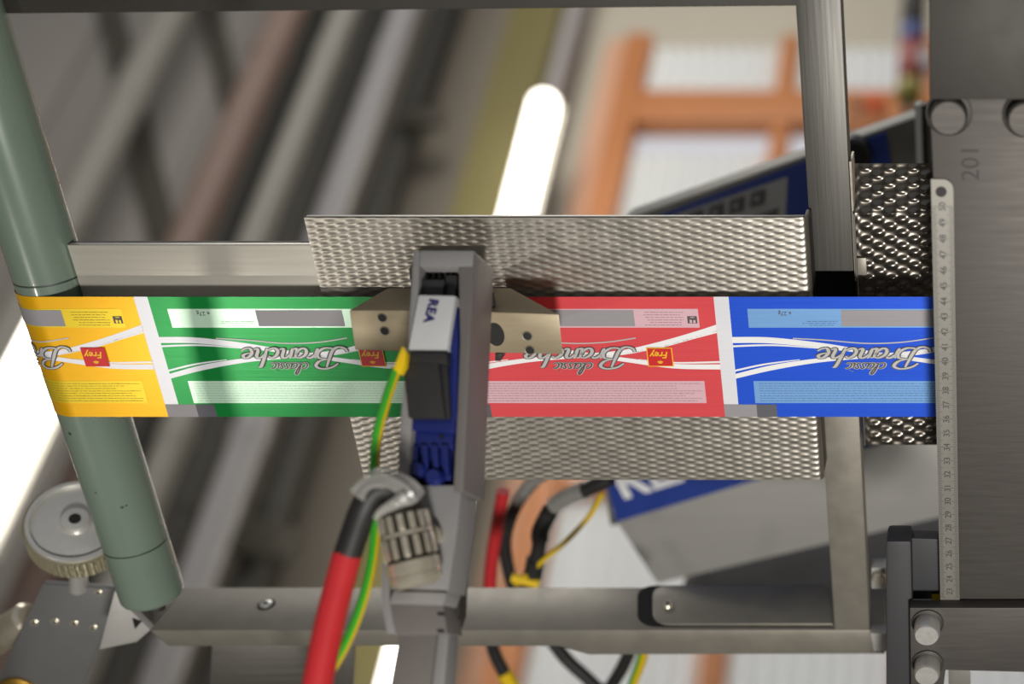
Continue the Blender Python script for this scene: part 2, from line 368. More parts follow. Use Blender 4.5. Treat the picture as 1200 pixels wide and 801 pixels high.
lr = thing('lower_rail', 'steel lower rail with a hinged end and rivet', 'rail', W(upx(600, 750, wb), vpx(762, wb), wb - .025))
rb = .052
r0, r1 = upx(190, 745, wb), upx(1036, 745, wb)
prof = [W(r0 - .008, vfr, wb), W(r1, vfr, wb), W(r1, vpx(766, wb), wb), W(upx(690, 768, wb), vpx(767, wb), wb), W(upx(655, 760, wb), vpx(757, wb), wb), W(r0 + .002, vpx(757, wb), wb)]
build(B().loft(prof, [p - EW * rb for p in prof]), 'rail_body', 'steel_bar', lr, bevel=.0012)
PV = Plane(W(0, vfr, 0), EV)
def rr_poly(pl, x0, y0, x1, y1, r, d, left_only=False):
    """rounded rectangle through pixel corners, on a plane"""
    a, b_, c, d_ = pl.at(x0, y1, d), pl.at(x1, y1, d), pl.at(x1, y0, d), pl.at(x0, y0, d)
    ex = (b_ - a); ey = (d_ - a); lx, ly = ex.length, ey.length; ex.normalize(); ey.normalize(); out = []
    for (cx, cy, t0) in ((r, r, 180), (lx - r, r, 270), (lx - r, ly - r, 0), (r, ly - r, 90)):
        if left_only and t0 in (270, 0):
            out.append(a + ex * lx + ey * (0 if t0 == 270 else ly)); continue
        for k in range(7):
            t = math.radians(t0 + 15 * k); out.append(a + ex * (cx + r * math.cos(t)) + ey * (cy + r * math.sin(t)))
    return out
def raised(pl, poly, h, h0=0): return B().loft([p + pl.n * h for p in poly], [p + pl.n * h0 for p in poly])
slot = rr_poly(PV, 747, 686, 975, 734, .014, 0, True); build(raised(PV, slot, .0004, -.0005), 'slot_recess', 'void', lr)
tong = rr_poly(PV, 765, 688, 976, 733, .012, 0, True); build(raised(PV, tong, .002, 0), 'hinge_tongue', 'steel_bar', lr, bevel=.0006)
def screw(pl, x, y, r, h, parent, m='chrome', name='screw', d=0):
    p = pl.at(x, y, d); o = build(B().lathe(p, pl.n, [(0, r), (h * .7, r), (h, r * .8)], 18), name, m, parent)
    build(B().lathe(p + pl.n * (h - .0002), pl.n, [(0, r * .45), (.0003, r * .45)], 6), 'socket', 'hole', o); return o
screw(PV, 783, 712, .0042, .0045, lr)
screw(PV, 312, 708, .0045, .0018, lr, 'alu', 'rivet')
build(raised(PV, [PV.at(312, 708) + (RIGHT * math.cos(t * math.pi / 12) + EW * math.sin(t * math.pi / 12)) * .0066 for t in range(24)], .0003), 'rivet_ring', 'hole', lr)
wt = -.03; pt = MW(wt)
build(B().prism(pt, [(-60, -60), (936, -60), (936, 7), (-60, 17)], 0, -.02), 'top_rail', 'steel_dark', bevel=.001, label='dark steel top rail along the upper edge of the frame', cat='rail')
# plate hanging below the rail
pl = MW(-.05)
build(B().prism(pl, [(249, 742), (415, 742), (412, 840), (243, 840)], 0, -.004), 'skirt_plate', 'brushed_u', bevel=.0006, label='plain steel skirt plate under the lower rail by the red cable', cat='plate')
# corner piece at the right end of the rail
pl = MW(-.02)
eb = thing('end_bracket', 'small bright end bracket at the right end of the lower rail', 'bracket', pl.at(1030, 760))
build(B().prism(pl, [(1020, 742), (1042, 742), (1042, 763), (1024, 763)], 0, -.01), 'tab', 'ctrl_grey', eb, bevel=.0005)
build(B().prism(pl, [(1021, 665), (1038, 665), (1038, 690), (1021, 690)], 0, -.012), 'upper_tab', 'alu', eb, bevel=.001)
p = pl.at(1030, 674, 0); build(B().lathe(p, EW, [(0, .005), (.004, .005), (.005, .004)], 6), 'nut', 'chrome', eb)

# dimpled block at right
wk = -.028
k0, k1 = upx(1002, 250, wk), upx(1125, 250, wk); kt, kb = vpx(197, wk), vpx(521, wk); vb = vpx(250, wk)
def bend(v, w):
    if v <= vb: return v, w
    d = v - vb; a = math.radians(24); return vb + d * math.cos(a) * 1.05, w - d * math.sin(a)
tb = thing('dimpled_cover', 'bent dark dimpled cover sheet beside the ruler plate', 'cover', W(k0, kb, wk))
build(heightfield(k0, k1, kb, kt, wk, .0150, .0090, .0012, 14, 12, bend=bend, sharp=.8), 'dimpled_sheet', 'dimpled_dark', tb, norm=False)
build(mbox(k0 - .0012, k0 - .0002, kb, vb, wk - .02, wk + .001), 'folded_edge', 'brushed_v', tb)
build(mbox(k0, k0 + .006, vpx(320, wk), vpx(300, wk), wk, wk + .003), 'edge_clip', 'steel_bar', tb, bevel=.0005)

# right hand ruler plate with bolts and ruler
wr = .045; PR = MW(wr)
rp = thing('ruler_plate', 'large dull steel plate carrying the vertical ruler', 'plate', PR.at(1150, 700))
build(B().prism(PR, [(1089, 112), (1300, 112), (1300, 706), (1116, 706)], 0, -.008), 'plate_body', 'steel_plate', rp, bevel=.0008)
def bolt(pl, x, y, r, h, parent, m='alu'):
    p = pl.at(x, y); o = build(B().lathe(p, pl.n, [(0, r), (h * .85, r), (h, r * .88)], 24), 'bolt_head', m, parent)
    build(B().lathe(p, pl.n, [(0, r * 1.25), (.0012, r * 1.25), (.0016, r * 1.15)], 24), 'washer', 'steel_dark', o); return o
bolt(PR, 1112, 132, .0105, .010, rp, 'steel_plate'); bolt(PR, 1202, 134, .0105, .010, rp, 'steel_plate')
RUL = MW(wr + .0012)
ru = thing('steel_ruler', 'long steel ruler with centimetre numbers fixed along the plate edge', 'ruler', RUL.at(1120, 700))
uA = upx(1091, 215, wr + .0012); uB = upx(1117, 215, wr + .0012); vA, vB = vpx(210, wr + .0012), vpx(703, wr + .0012)
skew = (upx(1102, 700, wr + .0012) - uA) / (vB - vA)
def rpt(a, v): return W(uA + a + skew * (v - vA), v, wr + .0012)
wdt = uB - uA
f = [rpt(0, vB), rpt(wdt, vB), rpt(wdt, vA - .006)] + [rpt(wdt - .006 + .006 * math.cos(t), vA - .006 + .006 * math.sin(t)) for t in (.4, .8, 1.2)] + [rpt(wdt - .006, vA), rpt(0, vA)]
build(B().loft(f, [p - EW * .0011 for p in f]), 'blade', 'ruler', ru)
hb = B(); hp = rpt(wdt * .45, vA - .0075); hb.lathe(hp, EW, [(0, .0032), (.0002, .0032)], 20); build(hb, 'hanging_hole', 'hole', ru)
def text_bm(b, s, origin, ex, ey, h, depth=.0001, shear=0, space=1.0, center=True, bold=0):
    cu = bpy.data.curves.new('t', 'FONT'); cu.body = s; cu.size = 1; cu.shear = shear; cu.space_character = space; cu.offset = bold; cu.resolution_u = 3
    if center: cu.align_x = 'CENTER'; cu.align_y = 'CENTER'
    o = bpy.data.objects.new('t', cu); me = o.to_mesh(); n = ex.cross(ey)
    vs_ = [b.bm.verts.new(origin + ex * (v.co.x * h) + ey * (v.co.y * h) + n * depth) for v in me.vertices]
    for p in me.polygons:
        try: b.bm.faces.new([vs_[i] for i in p.vertices])
        except ValueError: pass
    o.to_mesh_clear(); bpy.data.objects.remove(o); bpy.data.curves.remove(cu); return b
tk = B(); nb = B(); vstart = vA - .0165; i = 0
while vstart - i * .001 > vB + .002:
    v = vstart - i * .001; ln = .0045 if i % 10 == 0 else (.0034 if i % 5 == 0 else .0022)
    for s_ in (0, 1):
        a = .0003 if s_ == 0 else wdt - .0003 - ln
        tk.face([rpt(a, v - .0001) + EW * .00012, rpt(a + ln, v - .0001) + EW * .00012, rpt(a + ln, v + .0001) + EW * .00012, rpt(a, v + .0001) + EW * .00012])
    if i % 10 == 0: text_bm(nb, str(50 - i // 10), rpt(wdt * .5, v), EV * 1, -RIGHT, .0055, .00015)
    i += 1
build(tk, 'graduation', 'ruler_ink', ru, norm=False); build(nb, 'numerals', 'ruler_ink', ru, norm=False)
nb = B(); text_bm(nb, '201', PR.at(1138, 191), EV, -RIGHT, .0145, .0002); build(nb, 'stamped_number', 'stamp', rp, norm=False)
# blocks round the plate
P6 = MW(.055)
build(B().prism(P6, [(1087, -60), (1300, -60), (1300, 117), (1089, 117)], 0, -.03), 'upper_block', 'steel_dark', bevel=.001, label='dark steel block above the ruler plate', cat='block')
lb = thing('clamp_block', 'steel clamp block with two bolts under the ruler plate', 'block', P6.at(1130, 800))
build(B().prism(P6, [(1066, 712), (1300, 712), (1300, 790), (1108, 785), (1100, 850), (1068, 850)], 0, -.009), 'block_body', 'steel_plate', lb, bevel=.001)
bolt(P6, 1087, 729, .0085, .014, lb); bolt(P6, 1087, 776, .0085, .014, lb)
build(B().prism(MW(.05), [(1111, 780), (1137, 780), (1139, 850), (1113, 850)], 0, -.001), 'ruler_offcut', 'ruler', label='short piece of steel ruler below the clamp block', cat='ruler', bevel=.0003)
P5 = MW(.045)
gs = thing('guard_profile', 'dark upright guard profile left of the clamp block', 'profile', P5.at(1055, 800))
build(B().prism(P5, [(1038, 634), (1068, 634), (1072, 850), (1038, 850)], 0, -.02), 'profile_body', 'dark_box', gs, bevel=.003)
build(B().prism(MW(.035), [(1058, 630), (1112, 632), (1118, 702), (1058, 702)], 0, -.01), 'guard_panel', 'dark_box', gs, bevel=.001)
build(B().prism(MW(.0352), [(1092, 696), (1106, 696), (1106, 703), (1092, 703)], .0003, 0), 'yellow_sticker', 'lug', gs)

# ================================================================ PRINTED FILM
KS = (upx(1000, 418) - upx(0, 418)) / 1000; US0 = upx(0, 418)
VY = lambda y: vpx(y)
YT, YB = 347.5, 488.0
fm = thing('printed_film', 'continuous printed wrapper film running from roller to ruler plate', 'film', W(upx(600, 418), VY(YB), 0))
def film(s, y, h=0.0):
    u = US0 + KS * s; v = VY(y)
    if u >= UC: return W(u, v, h)
    a = (UC - u) / RR; r = RR + h
    if a > 2.6:
        e = (a - 2.6) * RR; return W(UC - r * math.sin(2.6) - e * math.cos(2.6), v, -RR + r * math.cos(2.6) - e * math.sin(2.6))
    return W(UC - r * math.sin(a), v, -RR + r * math.cos(a))
SMIN = (UC - 2.9 * RR - US0) / KS
def band(b, s0, s1, top, bot, h, n=0):
    s0 = max(s0, SMIN)
    if s1 <= s0: return b
    T = top if callable(top) else (lambda s: top); Bt = bot if callable(bot) else (lambda s: bot)
    n = n or max(2, int((s1 - s0) / 5)); pr = None
    for i in range(n + 1):
        s = s0 + (s1 - s0) * i / n; q = (b.bm.verts.new(film(s, T(s), h)), b.bm.verts.new(film(s, Bt(s), h)))
        if pr: b.bm.faces.new((pr[0], pr[1], q[1], q[0]))
        pr = q
    return b
def fb(b, name, m, label=None): return build(b, name, m, fm, norm=False, label=label)
fb(band(B(), SMIN, 1230, YT, YB, 0.0, 260), 'foil_base', 'foil', 'silver white foil')
HL = .00012
def cat_curve(pts):
    P = spline([V((p[0], p[1], 0)) for p in pts], 8)
    def f(s):
        if s <= P[0].x: return P[0].y
        for a, b_ in zip(P, P[1:]):
            if a.x <= s <= b_.x: return a.y + (b_.y - a.y) * (s - a.x) / max(1e-6, b_.x - a.x)
        return P[-1].y
    return f
GLY = {
 'B': (1.35, [[(-.75, .42), (-.55, .05), (-.05, -.12), (.3, .25), (.42, 1.1), (.5, 1.95)], [(-.25, 1.55), (.1, 1.95), (.75, 2.12), (1.25, 1.85), (1.1, 1.35), (.55, 1.1)], [(.55, 1.1), (1.15, 1.0), (1.3, .5), (.95, .02), (.45, .0), (.2, .2)]]),
 'r': (.72, [[(0, 0), (.05, .5), (.08, 1)], [(.06, .55), (.25, .9), (.5, 1.02), (.62, .85)]]),
 'a': (1.0, [[(.72, .88), (.42, 1.0), (.08, .7), (.05, .25), (.3, 0), (.6, .25), (.72, .7)], [(.76, 1.0), (.7, .35), (.78, .03), (1.0, .15)]]),
 'n': (.98, [[(.02, 0), (.06, .5), (.08, 1)], [(.06, .5), (.3, .92), (.55, 1.0), (.66, .75), (.62, .3), (.7, .03), (.92, .15)]]),
 'c': (.8, [[(.62, .8), (.4, 1.0), (.1, .75), (.04, .3), (.28, 0), (.55, .05), (.74, .25)]]),
 'h': (.98, [[(.02, 0), (.1, 1.0), (.22, 1.85), (.4, 1.95)], [(.06, .5), (.3, .92), (.55, 1.0), (.66, .75), (.62, .3), (.7, .03), (.92, .15)]]),
 'e': (.85, [[(.06, .48), (.4, .55), (.62, .75), (.48, 1.0), (.2, .9), (.04, .45), (.25, .02), (.55, .05), (.8, .28)]]),
 'l': (.55, [[(-.05, .1), (.3, .8), (.5, 1.75), (.32, 2.0), (.14, 1.4), (.1, .3), (.25, .02), (.5, .15)]]),
 's': (.66, [[(.5, .85), (.3, 1.02), (.14, .8), (.3, .52), (.46, .25), (.28, 0), (.02, .1)]]),
 'i': (.42, [[(.08, 1), (.08, .3), (.16, .02), (.38, .15)], [(.12, 1.36), (.16, 1.46)]]),
}
def script_strokes(word, sh):
    x = 0; out = []
    for ch in word:
        adv, st = GLY[ch]
        for s in st: out.append([(px_ + x + sh * py_, py_) for px_, py_ in s])
        x += adv
    return out, x
def draw_script(b, word, sR, yBase, unit_s, unit_y, wid, h, sh=.28):
    """upside-down: starts at the right (sR), baseline at yBase, grows downwards in the picture"""
    st, tot = script_strokes(word, sh)
    for s in st:
        P = spline([V((p[0], p[1], 0)) for p in s], 6); pr = None
        for i, p in enumerate(P):
            t = (P[min(i + 1, len(P) - 1)] - P[max(i - 1, 0)]).normalized(); n = V((-t.y, t.x, 0))
            e = min(1, .55 + .9 * min(i, len(P) - 1 - i) / len(P) * 2); press = .75 + .5 * abs(t.y)
            q = [b.bm.verts.new(film(sR - (p.x + n.x * k) * unit_s, yBase + (p.y + n.y * k) * unit_y, h)) for k in (-wid * e * press, wid * e * press)]
            if pr:
                b.bm.faces.new((pr[0], pr[1], q[1], q[0]))
            pr = q
    return b
def film_text(b, s, sC, yC, hs, h, shear=0, bold=0):
    cu = bpy.data.curves.new('t', 'FONT'); cu.body = s; cu.size = 1; cu.shear = shear; cu.align_x = 'CENTER'; cu.align_y = 'CENTER'; cu.offset = bold; cu.resolution_u = 2
    o = bpy.data.objects.new('t', cu); me = o.to_mesh()
    vv = [b.bm.verts.new(film(sC - v.co.x * hs, yC + v.co.y * hs * .92, h)) for v in me.vertices]
    for p in me.polygons:
        try: b.bm.faces.new([vv[i] for i in p.vertices])
        except ValueError: pass
    o.to_mesh_clear(); bpy.data.objects.remove(o); bpy.data.curves.remove(cu); return b
def fine_rows(b, s0, s1, y0, y1, rows, h, dens=.8, hgt=.75, ragged=0):
    for r in range(rows):
        y = y0 + (y1 - y0) * (r + .5) / rows; s = s0 + random.random() * ragged
        e = s1 - random.random() * (s1 - s0) * (.12 if r % 3 else .0)
        while s < e:
            L = random.uniform(1.6, 6.5); band(b, s, min(s + L, e), y - hgt / 2, y + hgt / 2, h, 2); s += L + random.uniform(.7, 1.2)
    return b
UNITS = [(-141.0, 318.0, 'yellow'), (177.0, 326.0, 'green'), (503.0, 340.0, 'red'), (843.0, 348.0, 'blue')]
for b0, pitch, c in UNITS:
    e = b0 + pitch if c != 'blue' else 1230
    sc = pitch / 333
    R = lambda r: b0 + r * sc
    fb(band(B(), R(16.5), e, YT, YB, HL), c + '_ground', 'f_' + c, c + ' printed wrapper ground')
    # registration boxes
    fb(band(B(), R(0), R(37), 473.5, YB, HL * 2), 'register_box', 'f_grey'); fb(band(B(), R(37), R(60), 473.5, YB, HL * 2), 'register_box', 'f_dark')
    # swooshes
    w = B()
    def swoosh(pts, tk0): 
        up = cat_curve([(R(p[0]), p[1] - p[2] / 2) for p in pts]); lo = cat_curve([(R(p[0]), p[1] + p[2] / 2) for p in pts])
        band(w, R(pts[0][0]), R(pts[-1][0]), up, lo, HL * 2, 60)
    swoosh([(16, 398, 7), (60, 398.5, 7), (120, 405, 6), (170, 413, 4), (230, 422, 5), (280, 428.5, 5.5), (333, 429.5, 6)], 1)
    swoosh([(16, 440.5, 5.5), (60, 430, 6), (110, 422, 5), (160, 417.5, 4.5), (220, 413, 5.5), (270, 402.5, 7), (310, 391, 7), (333, 383.5, 7)], 1)
    swoosh([(16, 405.3, 2.2), (60, 404, 2), (105, 407, 1.2), (140, 410.5, .4)], 1)
    swoosh([(16, 434, 2.2), (50, 426.5, 2), (90, 421, .8)], 1)
    swoosh([(225, 414, .4), (265, 407, 1.4), (305, 396, 2), (333, 388.6, 2.2)], 1)
    swoosh([(240, 420.5, .4), (280, 424.5, 1.6), (333, 423.8, 2.2)], 1)
    fb(w, 'white_swoosh', 'white_ink' if c in ('red', 'blue') else 'foil')
    # thin silver line over the lettering
    t = B(); up = cat_curve([(R(84), 396), (R(120), 398), (R(165), 401.8), (R(205), 400.5), (R(240), 395.5)])
    band(t, R(84), R(240), lambda s: up(s) - .7, lambda s: up(s) + .7, HL * 3, 50); fb(t, 'silver_line', 't_silver')
    # panels
    fb(band(B(), R(36), R(314), 361.5, 383.5, HL * 2), 'upper_panel', 'p_' + c)
    fb(band(B(), R(139), R(241 if c != 'blue' else 256), 363.0, 381.8, HL * 3), 'code_field', 'f_grey')
    fb(band(B(), R(36), R(313), 446, 471.8, HL * 2), 'lower_panel', 'p_' + c)
    fi = {'yellow': 't_fine_y', 'green': 't_fine_g', 'red': 't_fine', 'blue': 't_fine_b'}[c]
    fine = B(); fine_rows(fine, R(42), R(309), 447.5, 470.5, 8, HL * 3, hgt=.5); fine_rows(fine, R(92), R(135), 375, 382, 3, HL * 3, ragged=14, hgt=.6)
    fine_rows(fine, R(250), R(297), 364, 382, 6, HL * 3, ragged=10, hgt=.6)
    tag(fb(fine, 'fine_print', fi), kind='stuff')
    tx = B(); film_text(tx, 'e 27g', R(77), 366.8, 7.0, HL * 3, bold=.01); fb(tx, 'weight_mark', 't_dark')
    # small pictogram
    ic = B(); band(ic, R(301), R(312), 370, 378.5, HL * 3, 2); fb(ic, 'pictogram', 't_dark')
    ic = B(); band(ic, R(303.5), R(306), 374.2, 378, HL * 4, 2); band(ic, R(307.5), R(310), 374.6, 378, HL * 4, 2); band(ic, R(304.5), R(309), 371, 371.8, HL * 4, 2); fb(ic, 'pictogram_figure', 'p_' + c)
    # lettering
    us, uy = 17.2 * sc, 11.4
    fb(draw_script(B(), 'Branche', R(226), 407.2, us, uy, .165, HL * 5), 'lettering_outline', 't_dark')
    fb(draw_script(B(), 'Branche', R(226), 407.2, us, uy, .09, HL * 6), 'lettering', 't_silver')
    fb(draw_script(B(), 'classic', R(187), 424.5, 9.2 * sc, 6.6, .17, HL * 5, .35), 'small_lettering', 't_silver')
    fb(draw_script(B(), 'classic', R(187), 424.5, 9.2 * sc, 6.6, .09, HL * 6, .35), 'small_lettering_core', 't_dark')
    # square emblem
    fb(band(B(), R(250.5), R(280), 406.5, 428.5, HL * 7), 'emblem_border', 'logo_gold' if c != 'yellow' else 'logo_red')
    fb(band(B(), R(251.6), R(278.9), 407.4, 427.6, HL * 8), 'emblem', 'logo_red')
    tx = B(); film_text(tx, 'Frey', R(265), 414.5, 11.5, HL * 9, .25, .02)
    for k in range(5):
        a = math.radians(-60 + 30 * k); cx, cy = R(265), 421.5
        tx.face([film(cx, cy, HL * 9), film(cx + 3.6 * math.sin(a - .22), cy + 3.6 * math.cos(a - .22), HL * 9), film(cx + 3.6 * math.sin(a + .22), cy + 3.6 * math.cos(a + .22), HL * 9)])
    fb(tx, 'emblem_lettering', 'logo_gold')

# ================================================================ PRINT HEAD
PO = None
pn = (EV * .67 + EW * .743).normalized()
p0 = MW(.068).at(520, 296); PH = Plane(p0, pn)
ph = thing('inkjet_printer', 'grey inkjet print head with white and black cartridge over the film', 'print head', PH.at(488, 745, -.03))
DB = -.033
# side walls, cap and back of the housing
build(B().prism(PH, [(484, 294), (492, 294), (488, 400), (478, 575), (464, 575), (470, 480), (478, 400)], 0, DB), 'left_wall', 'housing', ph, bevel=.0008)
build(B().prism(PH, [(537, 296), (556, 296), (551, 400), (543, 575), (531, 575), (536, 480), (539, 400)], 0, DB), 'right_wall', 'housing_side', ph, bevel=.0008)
build(B().prism(PH, [(491.6, 293), (555.5, 293), (554, 312), (491, 312)], .0006, DB), 'top_cap', 'housing', ph, bevel=.0012)
build(B().prism(PH, [(490, 300), (538, 300), (532, 580), (474, 580)], -.013, DB + .002), 'back_wall', 'black', ph)
body = [(465, 568), (541, 568), (536, 620), (524, 700), (463, 700), (458, 690), (460, 640)]
build(B().prism(PH, body, -.006, DB), 'lower_body', 'housing', ph, bevel=.0012)
build(B().prism(PH, [(460, 692), (524, 694), (519, 709), (456, 707)], -.004, DB), 'shoulder', 'housing', ph, bevel=.001)
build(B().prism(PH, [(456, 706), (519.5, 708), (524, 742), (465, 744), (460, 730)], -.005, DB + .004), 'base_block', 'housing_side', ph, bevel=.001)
build(B().prism(PH, [(447, 660), (456, 655), (457, 705), (464, 742), (453, 742), (446, 700)], -.008, DB), 'side_flap', 'housing', ph, bevel=.0008)
for y in (719, 739):
    build(B().prism(PH, [(512, y - 1.6), (520, y - 1.6), (521, y + 1.6), (513, y + 1.6)], -.0045, -.006), 'notch', 'void', ph)
build(B().prism(PH, [(543, 520), (550, 540), (549, 600), (541, 650), (538, 720), (533, 735), (528, 700), (534, 600)], -.024, DB - .003), 'side_clip', 'steel_dark', ph, bevel=.001)
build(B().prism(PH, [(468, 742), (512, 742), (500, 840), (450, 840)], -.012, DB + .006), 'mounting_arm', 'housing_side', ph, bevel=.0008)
build(B().prism(PH, [(513.5, 742), (526, 742), (517, 840), (502, 840)], -.014, DB + .004), 'arm_rail', 'housing', ph, bevel=.0008)
# cartridge
ct = thing('ink_cartridge', 'white and black ink cartridge lettered in blue in the print head', 'cartridge', PH.at(500, 490, -.02))
build(B().prism(PH, [(491, 327), (521, 327), (518, 350), (488, 350)], -.004, -.0128), 'upper_shell', 'cart_black', ct, bevel=.001)
build(B().prism(PH, [(522, 322), (535.5, 322), (533, 360), (519, 360)], -.007, -.0128), 'ribbed_catch', 'cart_black', ct, bevel=.001)
for k in range(6): build(B().prism(PH, [(493 + 7 * k, 314), (496 + 7 * k, 314), (495 + 7 * k, 326), (492 + 7 * k, 326)], -.010, -.0128), 'rib', 'cart_black', ct)
build(B().prism(PH, [(490, 345), (534, 346), (523.5, 412), (477.5, 411)], .003, -.0128), 'white_shell', 'cart_white', ct, bevel=.0012)
tx = B(); a = PH.at(506, 361, .0031); ex = (PH.at(502, 376, .0031) - a).normalized(); n = PH.n; ey = n.cross(ex)
text_bm(tx, 'REA', PH.at(505, 364, .0031), ex, ey, .0072, .0002, bold=.05, space=1.1); build(tx, 'lettering', 'ink_blue', ct, norm=False)
build(B().prism(PH, [(477, 412), (524, 412.5), (524, 426), (471, 424)], .005, -.0128), 'black_shell', 'cart_black', ct, bevel=.001)
f_ = PH.pts([(471, 424), (514, 425), (521, 489), (478, 489), (473, 440)], .005); g_ = PH.pts([(471, 424), (514, 425), (521, 489), (478, 489), (473, 440)], .005)
build(B().loft(f_, [p - PH.n * .0178 for p in g_]), 'black_body', 'cart_black', ct, bevel=.001)
build(B().prism(PH, [(515, 424), (524, 424), (527, 489), (521.5, 489)], .0025, -.0128), 'side_slope', 'cart_black', ct, bevel=.0005)
# blue latch
bl = thing('cartridge_latch', 'dark blue plastic latch clipped along the ink cartridge', 'latch', PH.at(505, 565, -.01))
build(B().prism(PH, [(527, 362), (531, 357), (536, 359), (537, 400), (535, 492), (524, 492), (527, 420)], -.001, -.0128), 'side_strip', 'blue_clip', bl, bevel=.001)
build(B().prism(PH, [(477.5, 490.5), (535, 490.5), (533, 507), (477, 503)], -.001, -.0128), 'cross_piece', 'blue_clip', bl, bevel=.0012)
build(B().prism(PH, [(478, 503), (532, 506), (531, 526), (480, 522)], -.006, -.0128), 'toe', 'blue_clip', bl, bevel=.001)
for k in range(4): build(B().prism(PH, [(480 + 12 * k, 520), (489 + 12 * k, 521), (490 + 12 * k, 556), (484 + 12 * k, 554)], -.004, -.0128), 'fin', 'blue_clip', bl, bevel=.001)
build(B().prism(PH, [(479, 522), (530, 525), (528, 563), (484, 558)], -.0085, -.0128), 'lower_plate', 'blue_clip', bl, bevel=.001)
for x in (481.5, 515): build(B().prism(PH, [(x, 508), (x + 4, 508), (x + 4, 514), (x, 514)], -.0052, -.007), 'slot', 'void', bl)
for (x, y) in ((494, 552), (513, 560)): build(B().lathe(PH.at(x, y, -.010), PH.n, [(0, .005), (.006, .005), (.008, .0035)], 16), 'knob', 'blue_clip', bl)
# tan brackets left and right
F_, K_ = .037, .006
def wing(front, back, holes, label, extra=None):
    t = thing('wing_bracket', label, 'bracket', MW(K_).at(*back[-1]), group='tan brackets beside the print head')
    build(B().loft(MW(F_).pts(front), MW(K_).pts(back)), 'bracket_body', 'nickel', t, bevel=.0008)
    for x, y, r in holes:
        p = MW(F_).at(x, y); o = build(B().lathe(p - EW * .0002, EW, [(0, r), (.0006, r), (.0004, r * .72), (.0001, r * .7)], 20), 'threaded_hole', 'steel_bar', t)
        build(B().lathe(p - EW * .0002, EW, [(0, r * .78), (.0007, r * .78)], 18), 'bore', 'hole', o)
    return t
wing([(409, 363.5), (485, 363.5), (481, 412), (416, 410)], [(455, 337), (500, 337), (500, 392), (462, 390)], ((448, 372, .0030), (451, 387.5, .0030)), 'tan metal wing bracket over the green film panel')
wt_ = wing([(560, 365), (655, 368), (660, 415), (566, 413)], [(566, 337), (598, 337), (606, 392), (572, 392)], ((618, 393.5, .0032), (621, 410, .0032)), 'tan metal wing bracket with oval hole over the red film panel')
p = MW(F_).at(580.5, 391.5); ov = []
for k in range(24):
    t = 2 * math.pi * k / 24; ov.append(p + RIGHT * (.0054 * math.cos(t)) + EV * (.0078 * math.sin(t)) + EW * .0004)
build(B().loft(ov, [q - EW * .0006 for q in ov]), 'oval_hole', 'hole', wt_)
for (fr, bk) in (([(420, 358), (482, 358), (482, 359.2), (419, 359.2)], 0),):
    pass
build(B().lathe(MW(.030).at(575, 357), EV, [(0, .003), (.008, .003), (.009, .002)], 14), 'set_screw', 'steel_dark', wt_)
build(B().prism(MW(.03), [(580, 414), (588, 414), (587, 423), (580, 423)], 0, -.01), 'lug_nut', 'steel_dark', wt_, bevel=.0005)

# connector, black-red cable, tape, ground wire
cn = thing('cable_connector', 'nickel plated round connector on the print head', 'connector', PH.at(487, 676, -.004))
c0, c1 = PH.at(487, 673, .008), PH.at(470, 594, .014); ax = c1 - c0; L = ax.length; r = .0128
prof = [(0, r * .9), (.0015, r * 1.0), (.007, r * 1.0), (.0075, r * .94), (.009, r * .94), (.0095, r), (.021, r), (.0215, r * .95), (.023, r * .95), (.0235, r * .98), (L - .003, r * .92), (L - .001, r * .86), (L, r * .7)]
build(B().lathe(c0, ax, prof, 48), 'coupling_nut', 'nickel_shade', cn, angle=25)  # darkened core between bright ribs paints in the chrome's reflection stripes
an = ax.normalized(); oa = an.orthogonal().normalized(); ob = an.cross(oa)
for k in range(14):
    t = 2 * math.pi * k / 14; rd = oa * math.cos(t) + ob * math.sin(t); tg = an.cross(rd)
    for h0, h1, rr_ in ((.0095, .0205, 1.0), (.0235, L - .004, .97)):
        rb_ = B(); o_ = c0 + an * h0 + rd * (r * rr_ - .0012) - tg * .0016; rb_.box(o_, tg * .0032, an * (h1 - h0), rd * .0019)
        build(rb_, 'grip_rib', 'chrome', cn, bevel=.0005)
build(B().lathe(c0, an, [(0, r * .95), (.001, r * 1.05), (.0075, r * 1.05), (.008, r * .95)], 48), 'lock_ring', 'chrome', cn)
build(B().lathe(c0 + an * .0207, an, [(0, r * .9), (.0004, r * 1.03), (.0024, r * 1.03), (.0028, r * .9)], 48), 'lock_ring', 'chrome', cn)
build(B().lathe(c0 - ax.normalized() * .006, ax, [(0, r * .8), (.003, r * 1.04), (.006, r * 1.04), (.0065, r * .9)], 40), 'flange', 'chrome', cn)
p = PH.at(507, 628, -.006); rn = B(); rn.lathe(p, PH.n, [(0, .006), (.006, .006), (.0072, .005)], 24); build(rn, 'side_socket', 'chrome', cn)
build(B().lathe(p + PH.n * .0066, PH.n, [(0, .0038), (.0008, .0038)], 20), 'socket_bore', 'hole', cn)
build(B().lathe(c1 - ax.normalized() * .002, ax, [(0, r * .78), (.007, r * .74), (.011, r * .5)], 24), 'boot', 'rubber', cn)
cb = thing('print_head_cable', 'thick black cable with red sleeve bending down from the connector', 'cable', PH.at(372, 801, .02))
pts = [PH.at(*q) for q in ((471, 592, .014), (466, 578, .018), (452, 571, .024), (437, 577, .026), (425, 598, .024), (415, 626, .022), (405, 656, .02))]
build(B().tube(spline(pts, 8), .0070, 16), 'black_jacket', 'rubber', cb)
pts = [PH.at(*q) for q in ((406.5, 650, .02), (396, 690, .02), (385, 735, .02), (374, 790, .02), (366, 840, .02))]
build(B().tube(spline(pts, 8), .0074, 18), 'red_sleeve', 'red_sleeve', cb)
tp = B(); tw = [PH.at(*q) for q in ((482, 584, .016), (470, 570, .022), (450, 563, .027), (432, 568, .030), (420, 581, .03))]
